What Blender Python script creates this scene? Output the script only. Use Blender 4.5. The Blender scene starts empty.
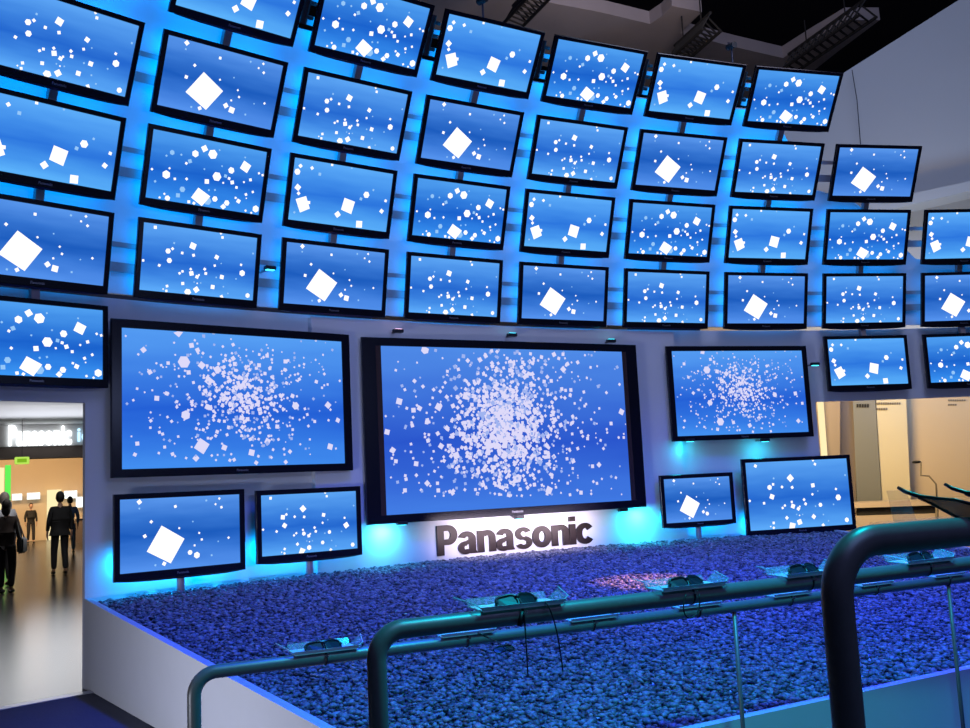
import bpy, bmesh, math, random
import numpy as np
from mathutils import Vector, Matrix
random.seed(7); rng=np.random.default_rng(7)
sc=bpy.context.scene; COL=sc.collection
EYE=1.516
CAM=Vector((-5.80709667,7.03753966,EYE))
F=Vector((0.43815859,0.89043508,0.12305454)); RT=Vector((0.89882838,-0.43569997,-0.04767675)); UP=Vector((-0.0111618,-0.13149489,0.99125401))
FPX=975.5462; R=16.6518; DA=-0.0855
ROWS=[(0.0596,1.3412,0.0),(0,2.1505,0.1911),(-0.1877,2.949,0.3216),(-0.4937,3.701,0.4562),(-0.9338,4.436,0.5794)]
def ray(x,y): return F+RT*((x-485)/FPX)-UP*((y-364)/FPX)
def on_y(x,y,Y): v=ray(x,y); return CAM+v*((Y-CAM.y)/v.y)
def on_z(x,y,Z): v=ray(x,y); return CAM+v*((Z-CAM.z)/v.z)
def on_cyl(x,y,rr):
    d=ray(x,y); a=d.x**2+d.y**2; b=2*(CAM.x*d.x+CAM.y*d.y); c=CAM.x**2+CAM.y**2-rr*rr
    return CAM+d*((-b+math.sqrt(b*b-4*a*c))/2/a)
def on_plane(x,y,P,N): v=ray(x,y); return CAM+v*((P-CAM).dot(N)/v.dot(N))
def az(P): return math.atan2(-P.x,P.y)
def cyl(al,r,z): return Vector((-math.sin(al)*r,math.cos(al)*r,z))
# ---------------------------------------------------------------- materials
def S(c): return tuple((v/255/12.92 if v<=10 else ((v/255+.055)/1.055)**2.4) for v in c)+(1,)
def mat(name,col,rough=.5,metal=0,noise=0,scale=20,emit=None,es=1,alpha=None,trans=0,spec=.5,bump=0,coords='Object'):
    m=bpy.data.materials.new(name); m.use_nodes=True; nt=m.node_tree; b=nt.nodes['Principled BSDF']
    b.inputs['Base Color'].default_value=tuple(col[:3])+(1,); b.inputs['Roughness'].default_value=rough; b.inputs['Metallic'].default_value=metal
    b.inputs['Specular IOR Level'].default_value=spec
    if noise or bump:
        tc=nt.nodes.new('ShaderNodeTexCoord'); nz=nt.nodes.new('ShaderNodeTexNoise'); nz.inputs['Scale'].default_value=scale; nz.inputs['Detail'].default_value=5
        nt.links.new(tc.outputs[coords],nz.inputs['Vector'])
        if noise:
            mx=nt.nodes.new('ShaderNodeMix'); mx.data_type='RGBA'
            mx.inputs[6].default_value=tuple(max(0,c*(1-noise)) for c in col[:3])+(1,); mx.inputs[7].default_value=tuple(min(1,c*(1+noise)) for c in col[:3])+(1,)
            nt.links.new(nz.outputs['Fac'],mx.inputs[0]); nt.links.new(mx.outputs[2],b.inputs['Base Color'])
        if bump:
            bp=nt.nodes.new('ShaderNodeBump'); bp.inputs['Strength'].default_value=bump; nt.links.new(nz.outputs['Fac'],bp.inputs['Height']); nt.links.new(bp.outputs['Normal'],b.inputs['Normal'])
    if emit: b.inputs['Emission Color'].default_value=tuple(emit[:3])+(1,); b.inputs['Emission Strength'].default_value=es
    if alpha is not None: b.inputs['Alpha'].default_value=alpha
    if trans: b.inputs['Transmission Weight'].default_value=trans
    return m
M={}
M['bezel']=mat('bezel_black',(.006,.006,.012),.22,spec=.5,noise=.2)
M['bezel_in']=mat('bezel_brown',(.05,.03,.03),.15,noise=.2)
M['casing']=mat('casing_black',(.012,.012,.016),.5,noise=.2)
M['chin']=mat('chin_gloss',(.05,.05,.07),.2,metal=.6,noise=.1)
M['logo']=mat('logo_silver',(.35,.35,.4),.3,metal=.8,noise=.05)
M['wall']=mat('wall_white_paint',(.62,.62,.66),.6,noise=.03,scale=3)
M['wallin']=mat('wall_backing_paint',(.6,.62,.68),.55,noise=.04,scale=4)
M['steel']=mat('mount_steel',(.30,.25,.26),.45,metal=.1,noise=.15)
M['darksteel']=mat('dark_steel',(.03,.03,.04),.4,metal=.4,noise=.2)
M['rail']=mat('rail_painted_steel',(.20,.20,.19),.38,metal=.25,noise=.12,scale=60)
M['plinth']=mat('plinth_white',(.6,.6,.62),.55,noise=.03,scale=6,bump=.02)
M['bed']=mat('bed_soil',(.02,.02,.025),.9,noise=.3)
M['acryl']=mat('clear_acrylic',(.75,.95,.97),.12,alpha=.14,spec=.8,noise=.03)
M['acryl_e']=mat('acrylic_sheet',(.7,.93,.95),.25,alpha=.9,spec=.8,noise=.03)
M['plastic']=mat('glasses_plastic',(.008,.008,.01),.3,noise=.1)
M['lens']=mat('glasses_lens',(.02,.025,.035),.35,alpha=.97,spec=.2,noise=.03)
M['chrome']=mat('chrome',(.8,.8,.82),.15,metal=1,noise=.03)
M['shield']=mat('tinted_shield',(.12,.17,.22),.15,alpha=.75,noise=.05)
M['cord']=mat('cord_black',(.01,.01,.012),.5,noise=.1)
M['sign']=mat('sign_bronze',(.022,.013,.012),.3,metal=.3,noise=.15,scale=3)
M['floor']=mat('hall_floor_polished',(.055,.05,.046),.24,noise=.2,scale=.7,spec=.3)
M['carpet']=mat('carpet_navy',(.05,.052,.075),.85,noise=.35,scale=60)
M['strip']=mat('floor_strip',(.35,.35,.4),.3,metal=.3,noise=.05)
M['ceil_black']=mat('ceiling_black',(.012,.01,.014),.9,noise=.2,scale=.5)
M['ceil_beige']=mat('ceiling_panel',(.34,.31,.32),.8,noise=.2,scale=.8)
M['hallceil']=mat('hall_ceiling',(.6,.6,.62),.7,noise=.05,scale=.5)
M['warmwall']=mat('hall_wall_warm',(.62,.5,.36),.7,noise=.1,scale=.5)
M['brown']=mat('brown_band',(.14,.11,.1),.6,noise=.15,scale=1)
M['fascia']=mat('fascia_pale_grey',(.40,.42,.43),.6,noise=.05,scale=.5)
M['tan']=mat('tan_panel',(.62,.5,.33),.6,noise=.05,scale=1)
M['tan2']=mat('cream_panel',(.66,.6,.42),.6,noise=.05,scale=1)
M['greyp']=mat('grey_panel',(.18,.195,.195),.55,noise=.06,scale=1)
M['brownp']=mat('taupe_panel',(.22,.18,.165),.6,noise=.06,scale=1)
M['desk']=mat('desk_laminate',(.6,.5,.42),.4,noise=.05,scale=1)
M['black']=mat('matte_black',(.01,.01,.01),.7,noise=.2)
M['textgrey']=mat('lettering_grey',(.2,.17,.13),.7,noise=.05)
M['skin']=mat('skin',(.5,.3,.22),.55,noise=.06)
M['suit']=mat('suit_black',(.012,.012,.014),.8,noise=.3,scale=30)
M['trouser']=mat('trousers_dark',(.015,.015,.02),.8,noise=.3,scale=30)
M['shirtw']=mat('shirt_white',(.55,.58,.65),.7,noise=.1,scale=20)
M['shirtb']=mat('shirt_blue',(.15,.25,.42),.7,noise=.1,scale=20)
M['shirty']=mat('shirt_beige',(.5,.42,.3),.7,noise=.1,scale=20)
M['brownj']=mat('jacket_brown_black',(.035,.025,.025),.8,noise=.4,scale=25)
M['hairb']=mat('hair_black',(.012,.01,.01),.6,noise=.3,scale=60)
M['hairg']=mat('hair_grey',(.3,.27,.25),.6,noise=.3,scale=60)
M['shoe']=mat('shoe_leather',(.01,.01,.01),.3,noise=.2)
M['bag']=mat('bag_dark',(.05,.06,.06),.5,noise=.2)
def emis(name,col,st):
    m=bpy.data.materials.new(name); m.use_nodes=True; nt=m.node_tree; nt.nodes.clear()
    o=nt.nodes.new('ShaderNodeOutputMaterial'); e=nt.nodes.new('ShaderNodeEmission'); e.inputs[0].default_value=tuple(col[:3])+(1,); e.inputs[1].default_value=st
    nt.links.new(e.outputs[0],o.inputs[0]); return m
M['px_white']=emis('pixel_white',(1,.97,1),1.15)
M['px_pale']=emis('pixel_pale',S((150,200,250)),1.0)
M['px_pink']=emis('pixel_lilac',S((222,218,250)),1.0)
M['px_pinkd']=emis('pixel_lilac_dim',S((160,180,240)),1.0)
M['led_cyan']=emis('led_cyan',(.05,.8,1),4)
M['led_pink']=emis('led_pink',(1,.6,.9),3)
M['lit_sign']=emis('backlit_white',(.95,1,1),3)
M['lit_sign_b']=emis('backlit_blue',(.5,.8,1),1.6)
M['lit_warm']=emis('lit_warm_panel',(1,.82,.45),1.1)
M['lit_green']=emis('lit_green',(.15,1,.12),.9)
M['lit_exit']=emis('lit_exit',(.55,.9,.12),.9)
M['lit_exit_d']=emis('lit_exit_dark',(.25,.55,.02),.8)
M['lit_disp']=emis('lit_display',(.95,1,.95),1.6)
def screen_mat(name,top,mid,bot,midv):
    m=bpy.data.materials.new(name); m.use_nodes=True; nt=m.node_tree; nt.nodes.clear(); N=nt.nodes.new; L=nt.links.new
    o=N('ShaderNodeOutputMaterial'); e=N('ShaderNodeEmission'); uv=N('ShaderNodeUVMap'); uv.uv_map='UVMap'; sx=N('ShaderNodeSeparateXYZ'); cr=N('ShaderNodeValToRGB')
    nz=N('ShaderNodeTexNoise'); nz.inputs['Scale'].default_value=2.2; mp=N('ShaderNodeMapping'); mp.inputs['Scale'].default_value=(.8,2.5,1)
    L(uv.outputs[0],mp.inputs[0]); L(mp.outputs[0],nz.inputs['Vector'])
    ma=N('ShaderNodeMath'); ma.operation='MULTIPLY_ADD'; ma.inputs[1].default_value=.3
    L(uv.outputs[0],sx.inputs[0]); L(nz.outputs['Fac'],ma.inputs[0]); 
    sb=N('ShaderNodeMath'); sb.operation='SUBTRACT'; sb.inputs[1].default_value=.15; L(sx.outputs[1],sb.inputs[0]); L(sb.outputs[0],ma.inputs[2])
    L(ma.outputs[0],cr.inputs[0])
    el=cr.color_ramp.elements; el[0].position=0; el[0].color=S(bot); el[1].position=1; el[1].color=S(top)
    k=el.new(midv); k.color=S(mid); k=el.new(midv+.22); k.color=S(tuple((a+b*1.3)/2.3 for a,b in zip(top,mid)))
    k=el.new(midv-.22); k.color=S(tuple((a+b)/2 for a,b in zip(bot,mid)))
    L(cr.outputs[0],e.inputs[0]); e.inputs[1].default_value=1.0; L(e.outputs[0],o.inputs[0]); return m
M['scrA']=screen_mat('screen_blue_a',(88,150,236),(28,92,190),(84,146,238),.5)
M['scrB']=screen_mat('screen_blue_b',(92,165,245),(36,104,208),(92,170,250),.45)
M['scrD']=screen_mat('screen_blue_d',(80,160,242),(26,98,205),(60,150,245),.45)
M['scrE']=screen_mat('screen_blue_e',(92,172,250),(44,118,222),(92,178,252),.45)
M['scrF']=screen_mat('screen_blue_f',(86,158,244),(36,96,214),(66,142,240),.42)
M['scrG']=screen_mat('screen_blue_g',(80,140,232),(42,86,205),(66,124,228),.42)
# ---------------------------------------------------------------- mesh helpers
def link(name,me,m,parent=None):
    o=bpy.data.objects.new(name,me); COL.objects.link(o)
    for x in (m if isinstance(m,(list,tuple)) else [m]): me.materials.append(x)
    if parent is not None: o.parent=parent
    return o
def obj(name,bm,m,parent=None,smooth=False):
    me=bpy.data.meshes.new(name); bmesh.ops.recalc_face_normals(bm,faces=bm.faces[:]) ; bm.to_mesh(me); bm.free()
    if smooth:
        for p in me.polygons: p.use_smooth=True
    return link(name,me,m,parent)
def box(bm,x0,x1,y0,y1,z0,z1,mi=0,M4=None):
    vs=[bm.verts.new((x,y,z)) for z in (z0,z1) for (x,y) in ((x0,y0),(x1,y0),(x1,y1),(x0,y1))]
    for f in ((3,2,1,0),(4,5,6,7),(0,1,5,4),(1,2,6,5),(2,3,7,6),(3,0,4,7)):
        fc=bm.faces.new([vs[i] for i in f]); fc.material_index=mi
    if M4 is not None:
        for v in vs: v.co=M4@v.co
    return vs
def boxo(name,b,m,parent=None,bev=0,M4=None):
    bm=bmesh.new(); box(bm,*b,M4=M4)
    if bev: bmesh.ops.bevel(bm,geom=bm.edges[:],offset=bev,segments=2,affect='EDGES')
    return obj(name,bm,m,parent)
def prism(bm,pts,depth_vec):
    a=[bm.verts.new(p) for p in pts]; b=[bm.verts.new(Vector(p)+depth_vec) for p in pts]; n=len(pts)
    bm.faces.new(a); bm.faces.new(b[::-1])
    for i in range(n): bm.faces.new((a[i],b[i],b[(i+1)%n],a[(i+1)%n]))
def fillet(pts,r,n=8):
    pts=[Vector(p) for p in pts]; out=[pts[0]]
    for i in range(1,len(pts)-1):
        a=(pts[i-1]-pts[i]).normalized(); b=(pts[i+1]-pts[i]).normalized(); ang=a.angle(b)
        d=r/math.tan(ang/2); p0=pts[i]+a*d; p1=pts[i]+b*d
        c=pts[i]+(a+b).normalized()*(r/math.sin(ang/2))
        for k in range(n+1):
            t=k/n; v=(p0-c).normalized().slerp((p1-c).normalized(),t)*r if (p0-c).length>1e-6 else Vector()
            out.append(c+v)
    out.append(pts[-1]); return out
def tube(bm,pts,rad,seg=16,cap=True,mi=0):
    pts=[Vector(p) for p in pts]; n=len(pts); rings=[]
    t0=(pts[1]-pts[0]).normalized(); ref=Vector((0,0,1)) if abs(t0.z)<.9 else Vector((1,0,0)); u=t0.cross(ref).normalized()
    for i in range(n):
        t=((pts[min(i+1,n-1)]-pts[i]).normalized()+(pts[i]-pts[max(i-1,0)]).normalized()).normalized()
        u=(u-t*u.dot(t)).normalized(); w=t.cross(u); rr=rad[i] if isinstance(rad,(list,tuple)) else rad
        rings.append([bm.verts.new(pts[i]+(u*math.cos(2*math.pi*k/seg)+w*math.sin(2*math.pi*k/seg))*rr) for k in range(seg)])
    for a,b in zip(rings,rings[1:]):
        for k in range(seg): f=bm.faces.new((a[k],a[(k+1)%seg],b[(k+1)%seg],b[k])); f.material_index=mi
    if cap: bm.faces.new(rings[0][::-1]).material_index=mi; bm.faces.new(rings[-1]).material_index=mi
def tubeo(name,pts,rad,m,parent=None,seg=16,smooth=True):
    bm=bmesh.new(); tube(bm,pts,rad,seg); return obj(name,bm,m,parent,smooth)
def ball(bm,c,r,sc3=(1,1,1),seg=12):
    g=bmesh.ops.create_uvsphere(bm,u_segments=seg,v_segments=max(6,seg//2+2),radius=r)
    for v in g['verts']: v.co=Vector((v.co.x*sc3[0],v.co.y*sc3[1],v.co.z*sc3[2]))+Vector(c)
def empty(name,loc=(0,0,0),rz=0):
    o=bpy.data.objects.new(name,None); COL.objects.link(o); o.location=loc; o.rotation_euler=(0,0,rz); o.empty_display_size=.1; return o
def tag(o,label,cat,group=None,kind=None):
    o['label']=label; o['category']=cat
    if group: o['group']=group
    if kind: o['kind']=kind
    return o
def struct(o): o['kind']='structure'; return o
def text_mesh(s,size,ext=0,off=0,space=1.0,align='CENTER'):
    c=bpy.data.curves.new('t','FONT'); c.body=s; c.size=size; c.extrude=ext; c.offset=off; c.align_x=align; c.align_y='CENTER'; c.space_character=space; c.resolution_u=3
    o=bpy.data.objects.new('t',c); COL.objects.link(o); dg=bpy.context.evaluated_depsgraph_get(); dg.update()
    me=bpy.data.meshes.new_from_object(o.evaluated_get(dg)); bpy.data.objects.remove(o); bpy.data.curves.remove(c); me.materials.clear(); return me
# ---------------------------------------------------------------- screen pictures
def homog(q):   # image quad TL,TR,BR,BL -> unit square (0,0),(1,0),(1,1),(0,1)
    A=[];b=[]
    for (x,y),(u,v) in zip(q,((0,0),(1,0),(1,1),(0,1))):
        A+=[[x,y,1,0,0,0,-u*x,-u*y],[0,0,0,x,y,1,-v*x,-v*y]]; b+=[u,v]
    h=np.append(np.linalg.solve(np.array(A,float),np.array(b,float)),1).reshape(3,3)
    return lambda x,y:(lambda w:(w[0]/w[2],w[1]/w[2]))(h@np.array([x,y,1.0]))
PA=dict(q=[(80,105),(893,75),(897,525),(75,600)],m='scrA',polys=[[(365,278),(520,365),(425,528),(262,450)]],
 d=[(215,122,30),(215,165,12,1),(460,153,20),(670,115,14,1),(758,103,16),(732,140,14),(772,160,18),(295,253,20),(250,348,24),(485,296,14),(578,253,10,1),(620,328,14),(637,371,16),(588,410,14),(557,456,34),(603,474,44),(748,384,10,1),(818,360,16),(703,475,14,1),(380,530,26),(320,540,14,1)])
PB=dict(q=[(52,100),(873,65),(908,568),(78,613)],m='scrB',polys=[],
 d=[(135,124,24),(278,217,14,1),(272,262,20),(243,285,38),(260,355,38),(195,404,20),(81,386,18),(343,282,20),(412,215,48),(425,285,22),(593,270,32),(615,110,20),(600,80,18),(587,338,18),(632,313,10,1),(780,298,18),(797,362,46),(757,415,12,1),(858,193,14,1),(650,418,32),(610,428,12,1),(518,378,20),(530,410,22),(418,395,18),(427,427,34),(362,422,18),(343,440,18),(470,447,26),(482,430,14),(455,490,10,1),(478,497,10),(503,490,10,1),(375,515,24),(593,507,32),(672,492,12,1),(712,540,12,1),(477,547,40),(418,578,52),(267,553,20),(267,590,18),(243,580,10),(668,574,26),(862,533,36)])
PD=dict(q=[(90,60),(885,215),(828,665),(42,540)],m='scrD',polys=[[(405,470),(488,532),(430,600),(355,540)]],
 d=[(470,565,55,1),(222,225,34,1),(183,248,14,1),(285,240,14,1),(382,232,48),(445,195,42),(503,235,66),(345,285,28,1),(320,300,18),(733,322,70),(633,348,46),(568,318,12,1),(445,340,12,1),(533,392,64),(593,388,24,1),(618,405,20),(463,427,34),(640,433,28),(670,468,20),(577,436,14),(768,414,22),(722,430,14),(828,367,16),(854,380,18),(785,500,18),(737,518,20),(183,380,56),(205,336,14),(242,410,18),(323,410,18),(85,343,16),(108,428,16,1),(295,483,40,1),(265,525,30,1),(193,545,38),(140,540,14),(172,515,14),(520,550,40),(603,578,40),(578,605,34),(340,570,22),(375,580,20),(685,565,30),(665,542,16),(806,620,50),(735,632,16),(775,648,16),(478,488,14,1),(520,487,14,1),(740,545,10),(550,205,12,1),(730,255,12,1)])
PE=dict(q=[(85,65),(867,205),(808,665),(33,565)],m='scrE',polys=[[(95,402),(178,378),(208,478),(130,510)],[(483,393),(565,425),(535,523),(455,487)]],
 d=[(108,182,46),(133,135,26),(225,153,24),(287,203,24,1),(385,128,20),(540,156,14,1),(112,308,42),(118,356,24),(200,430,24),(85,508,16,1),(428,525,42),(655,370,50),(612,402,24,1),(710,332,16,1),(805,418,22),(773,500,32),(597,603,56)])
PF=dict(q=[(62,42),(907,100),(915,567),(53,585)],m='scrF',polys=[],d=[(300,175,48),(280,62,30),(145,128,20),(330,112,20),(353,130,18),(368,188,26),(428,205,28),(395,248,30),(168,213,18),(193,313,20),(232,295,16),(317,215,18),(303,378,36),(363,497,50),(388,347,22),(727,345,32),(852,343,26),(889,401,20),(858,502,26),(808,253,16),(743,243,14),(688,207,16),(690,175,18),(617,480,24),(555,523,26),(703,520,16),(450,503,22),(340,543,22),(250,527,14),(115,486,16),(105,528,14),(800,405,14),(686,560,16),(572,562,16),(487,550,14),(655,424,18),(620,153,16),(490,110,14),(590,148,12),(239,179,14),(212,187,10),(197,236,10),(118,276,10),(233,385,10),(213,450,12),(273,460,10)])
PG=dict(q=[(78,38),(872,60),(900,530),(92,577)],m='scrG',polys=[],d=[(268,233,28),(225,52,34),(138,215,26),(185,243,20),(205,237,20),(97,312,22),(870,250,26),(795,417,20),(325,387,28),(275,357,22),(228,475,20),(527,460,36),(680,115,24),(650,68,20),(710,405,20),(735,505,18),(630,497,30),(747,187,14),(115,370,22),(405,378,24),(192,413,20),(295,300,20),(228,282,16),(707,285,16),(738,313,16),(512,105,20),(232,340,16),(262,475,14),(850,458,12),(158,462,14),(125,405,16),(157,178,12),(217,168,14)])
def cluster(P,n,cx,cy,sx,sy,s0,s1,fade=0.2):
    (x0,y0),(x1,y1)=P['q'][0],P['q'][2]; k=0
    while k<n:
        x=rng.normal(cx,sx); y=rng.normal(cy,sy)
        if x0+12<x<x1-12 and y0+14<y<y1-14:
            P['d'].append((x,y,rng.uniform(s0,s1))+((1,) if rng.random()<fade else ())); k+=1
cluster(PF,230,525,320,75,75,9,18,.15); cluster(PF,330,525,315,150,125,6,13,.3); cluster(PF,120,480,310,300,200,5,10,.4)
cluster(PG,760,490,290,75,95,10,20,.2); cluster(PG,480,500,290,140,160,8,17,.25); cluster(PG,330,490,290,280,200,6,13,.35)
MESHC={}
def screen_mesh(key,P,w,h,mw='px_white',mp='px_pale'):
    sc_={'G':.74,'F1':.95,'F2':.95}.get(key,1.0)
    if key in MESHC: return MESHC[key]
    H=homog(P['q']); (x0,y0),(x1,_)=P['q'][0],P['q'][1]; pxw=x1-x0; pxh=math.dist(P['q'][0],P['q'][3])
    V=[(-w/2,0,-h/2),(w/2,0,-h/2),(w/2,0,h/2),(-w/2,0,h/2)]; Fc=[(0,1,2,3)]; UV=[(0,0),(1,0),(1,1),(0,1)]; mi=[0]; lay=0
    def add(uvs,mt):
        nonlocal lay
        lay+=1; y=-.0004-.0009*(lay%40)/40; b=len(V)
        # clip to the panel
        for (u,v) in uvs: u=min(max(u,.002),.998); v=min(max(v,.003),.997); V.append(((u-.5)*w,y,(.5-v)*h)); UV.append((u,1-v))
        Fc.append(tuple(range(b,b+len(uvs)))[::-1]); mi.append(mt)
    for d in sorted(P['d'],key=lambda d:-len(d)):
        u,v=H(d[0],d[1]); s=d[2]/pxw*w*.5*sc_; a=random.uniform(0,math.pi/2); n=4 if d[2]>15 else 4
        if d[2]>30: # a cube seen from a corner: six sides
            n=6 if random.random()<.45 else 4
        pts=[]
        for k in range(n):
            t=a-2*math.pi*k/n; rr=s*(1.22 if n==4 else .98)
            pts.append((u+rr*math.cos(t)/w,v-rr*math.sin(t)/h))
        add(pts,2 if len(d)>3 else 1)
    for p in P['polys']: add([H(*q) for q in p][::-1] if False else [H(*q) for q in p],1)
    me=bpy.data.meshes.new('screen'); me.from_pydata(V,[],Fc); uvl=me.uv_layers.new(name='UVMap')
    for p in me.polygons:
        p.material_index=mi[p.index]
        for li in p.loop_indices: uvl.data[li].uv=UV[me.loops[li].vertex_index]
    for m in (P['m'],mw,mp): me.materials.append(M[m])
    MESHC[key]=me; return me
# ---------------------------------------------------------------- televisions
def make_tv(w,h,P,key,bz=.045,bt=.04,bb=.07,depth=.07,inner=0,chin=True,mw='px_white',mp='px_pale'):
    root=empty('television')
    # frame ring, front at y=0 facing -y
    bm=bmesh.new()
    def ring(x0,x1,z0,z1,y): return [bm.verts.new(c) for c in ((x0,y,z0),(x1,y,z0),(x1,y,z1),(x0,y,z1))]
    c=.006
    o1=ring(-w/2,w/2,-h/2,h/2,c); o0=ring(-w/2+c,w/2-c,-h/2+c,h/2-c,0); i0=ring(-w/2+bz,w/2-bz,-h/2+bb,h/2-bt,0); i1=ring(-w/2+bz+.003,w/2-bz-.003,-h/2+bb+.003,h/2-bt-.003,.012); ob=ring(-w/2,w/2,-h/2,h/2,depth*.5)
    for a,b in ((o1,o0),(o0,i0),(i0,i1),(ob,o1)):
        for k in range(4): bm.faces.new((a[k],a[(k+1)%4],b[(k+1)%4],b[k]))
    bm.faces.new(ob)
    bez=obj('bezel',bm,M['bezel'],root)
    if inner:
        X=w/2-bz
        for s in (-1,1): bm=bmesh.new(); box(bm,min(s*X,s*(X-inner)),max(s*X,s*(X-inner)),.004,.011,-h/2+bb,h/2-bt); obj('inner_frame',bm,M['bezel_in'],root)
    bm=bmesh.new(); box(bm,-w/2+.03,w/2-.03,depth*.5,depth,-h/2+.03,h/2-.03)
    for k in range(9): box(bm,-w*.3,w*.3,depth,depth+.004,h*.12+k*.02,h*.12+k*.02+.008)
    obj('back_casing',bm,M['casing'],root)
    sw=w-2*bz-2*inner; sh=h-bt-bb
    s=link('screen',screen_mesh(key,P,sw,sh,mw,mp),[],root); s.location=(0,.0105,(bb-bt)/2)
    if chin:
        bm=bmesh.new(); n=14; a=[];b=[]
        for k in range(n+1):
            t=k/n*2-1; x=t*w*.48; z=-h/2-.016*(1-t**4)-.001
            a.append((x,.004,-h/2+.002)); b.append((x,.010,z))
        va=[[bm.verts.new((x,y+dy,z)) for x,y,z in L] for L in (a,b) for dy in (0,.03)]
        for p,q in ((0,2),(2,3),(3,1),(1,0)):
            for k in range(n): bm.faces.new((va[p][k],va[p][k+1],va[q][k+1],va[q][k]))
        obj('speaker_bar',bm,M['chin'],root)
    key2=('logo',round(bb,3))
    if key2 not in MESHC:
        me=text_mesh('Panasonic',bb*.42,ext=.0006,off=.0008); me.materials.append(M['logo']); MESHC[key2]=me
    l=link('logo',MESHC[key2],[],bez); l.rotation_euler=(math.pi/2,0,0); l.location=(0,-.001,-h/2+bb*.5)
    return root
def copy_tree(o):
    c=o.copy(); COL.objects.link(c)
    for ch in list(o.children):
        d=ch.copy(); COL.objects.link(d); d.parent=c
        for g in list(ch.children):
            e=g.copy(); COL.objects.link(e); e.parent=d
    return c
def orient(o,al,r,z,tilt,turn=0):
    # local -y faces the audience, local x to the right, local z up
    X=Vector((math.cos(al),math.sin(al),0)); N=Vector((math.sin(al),-math.cos(al),0))
    if turn: X,N=X*math.cos(turn)+N*math.sin(turn),N*math.cos(turn)-X*math.sin(turn)
    V=Vector((0,0,1))*math.cos(tilt)+N*math.sin(tilt); Y=V.cross(X)
    m=Matrix(((X.x,Y.x,V.x),(X.y,Y.y,V.y),(X.z,Y.z,V.z))).to_4x4(); m.translation=cyl(al,r,z)
    o.rotation_mode='XYZ'; o.matrix_world=m; o.location=m.translation; o.rotation_euler=m.to_euler()
TW,TH=1.2,.715
protos={k:make_tv(TW,TH,P,k) for k,P in (('A',PA),('B',PB),('D',PD),('E',PE))}
used=set()
CONT={'A':'one large white diamond','B':'scattered small white dots','D':'many cubes and a tilted square','E':'two white squares and few dots'}
ORD=['leftmost','second from left','third from left','fourth from left','fifth from left','sixth from left','seventh from left','eighth from left','ninth from left']
RN={4:'top',3:'second',2:'third',1:'fourth'}
for row in range(0,5):
    cols={0:(1,8,9),1:range(1,10),2:range(1,10),3:range(1,9),4:range(2,8)}[row]
    for n,c in enumerate(cols):
        pat={0:('D','E') ,1:('A','B'),2:('E','D'),3:('B','A'),4:('D','E')}[row]
        k=pat[(c+1)%2]
        if row==0: k={1:'D',8:'E',9:'D'}[c]
        if k in used: t=copy_tree(protos[k])
        else: t=protos[k]; used.add(k)
        dr,z,ti=ROWS[row]; orient(t,(c-5)*DA,R+dr,z+EYE,ti)
        if row==0: lab=('Television showing %s, '%CONT[k])+{1:'lowest in grid above the left doorway',8:'just above the right opening',9:'at right edge above right opening'}[c]
        else: lab='Television showing %s, %s in %s row of grid'%(CONT[k],ORD[n],RN[row])
        tag(t,lab,'television','televisions in the curved video wall grid')
def big(key,P,al,r,z,w,h,turn,lab,k=1,**kw):
    pos=cyl(al,r,z+EYE); pos=CAM+(pos-CAM)*k
    t=make_tv(w*k,h*k,P,key,**kw); orient(t,al,1,0,0,turn); t.location=pos; tag(t,lab,'television'); return t
big('F1',PF,.2335,16.6536,.9006,2.3929,1.3795,.0017,'Large television with white burst of cubes, left of the giant centre screen',bz=.09,bt=.075,bb=.07,chin=False,mw='px_pink',mp='px_pinkd')
big('G',PG,.0456,16.6752,.6228,3.5086,1.9394,.0185,'Giant centre television with dense burst of white cubes above the bronze lettering',k=.988,bz=.15,bt=.085,bb=.085,inner=.06,chin=False,mw='px_pink',mp='px_pinkd')
big('F2',PF,-.143,16.6563,.9929,2.0019,1.1616,.0032,'Large television with white burst of cubes, right of the giant centre screen',bz=.07,bt=.06,bb=.06,chin=False,mw='px_pink',mp='px_pinkd')
SM=[('S1',PA,.2684,16.653,-.2961,1.2089,.7343,'Television with one large white square on a short post, leftmost above the gravel'),
('S2',PB,.1919,16.6528,-.289,1.1151,.6778,'Television with small white dots on a post, just left of the bronze lettering'),
('S3',PA,-.0997,16.6562,-.2955,1.019,.617,'Smallest television with one white square on a post, right of the bronze lettering'),
('S4',PB,-.1852,16.654,-.3061,1.5464,.9419,'Television with small white dots on a post, at the right end of the gravel')]
def bedz(y): return EYE-.79-.067*(15.95-y)
for key,P,al,r,z,w,h,lab in SM:
    t=big(key,P,al,r,z,w,h,.001,lab,bz=.05,bt=.045,bb=.065 if key!='S3' else .05)
    # steel stand post, a part of the television set
    yb=cyl(al,r,0).y; zt=0; zb=bedz(yb)-.03-(z+EYE)
    bm=bmesh.new(); tube(bm,[(0,.055,-h/2+.12),(0,.055,zb)],.034,16); box(bm,-.09,.09,.03,.08,-h/2+.06,-h/2+.3); obj('stand_post',bm,M['steel'],t,False)
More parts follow.
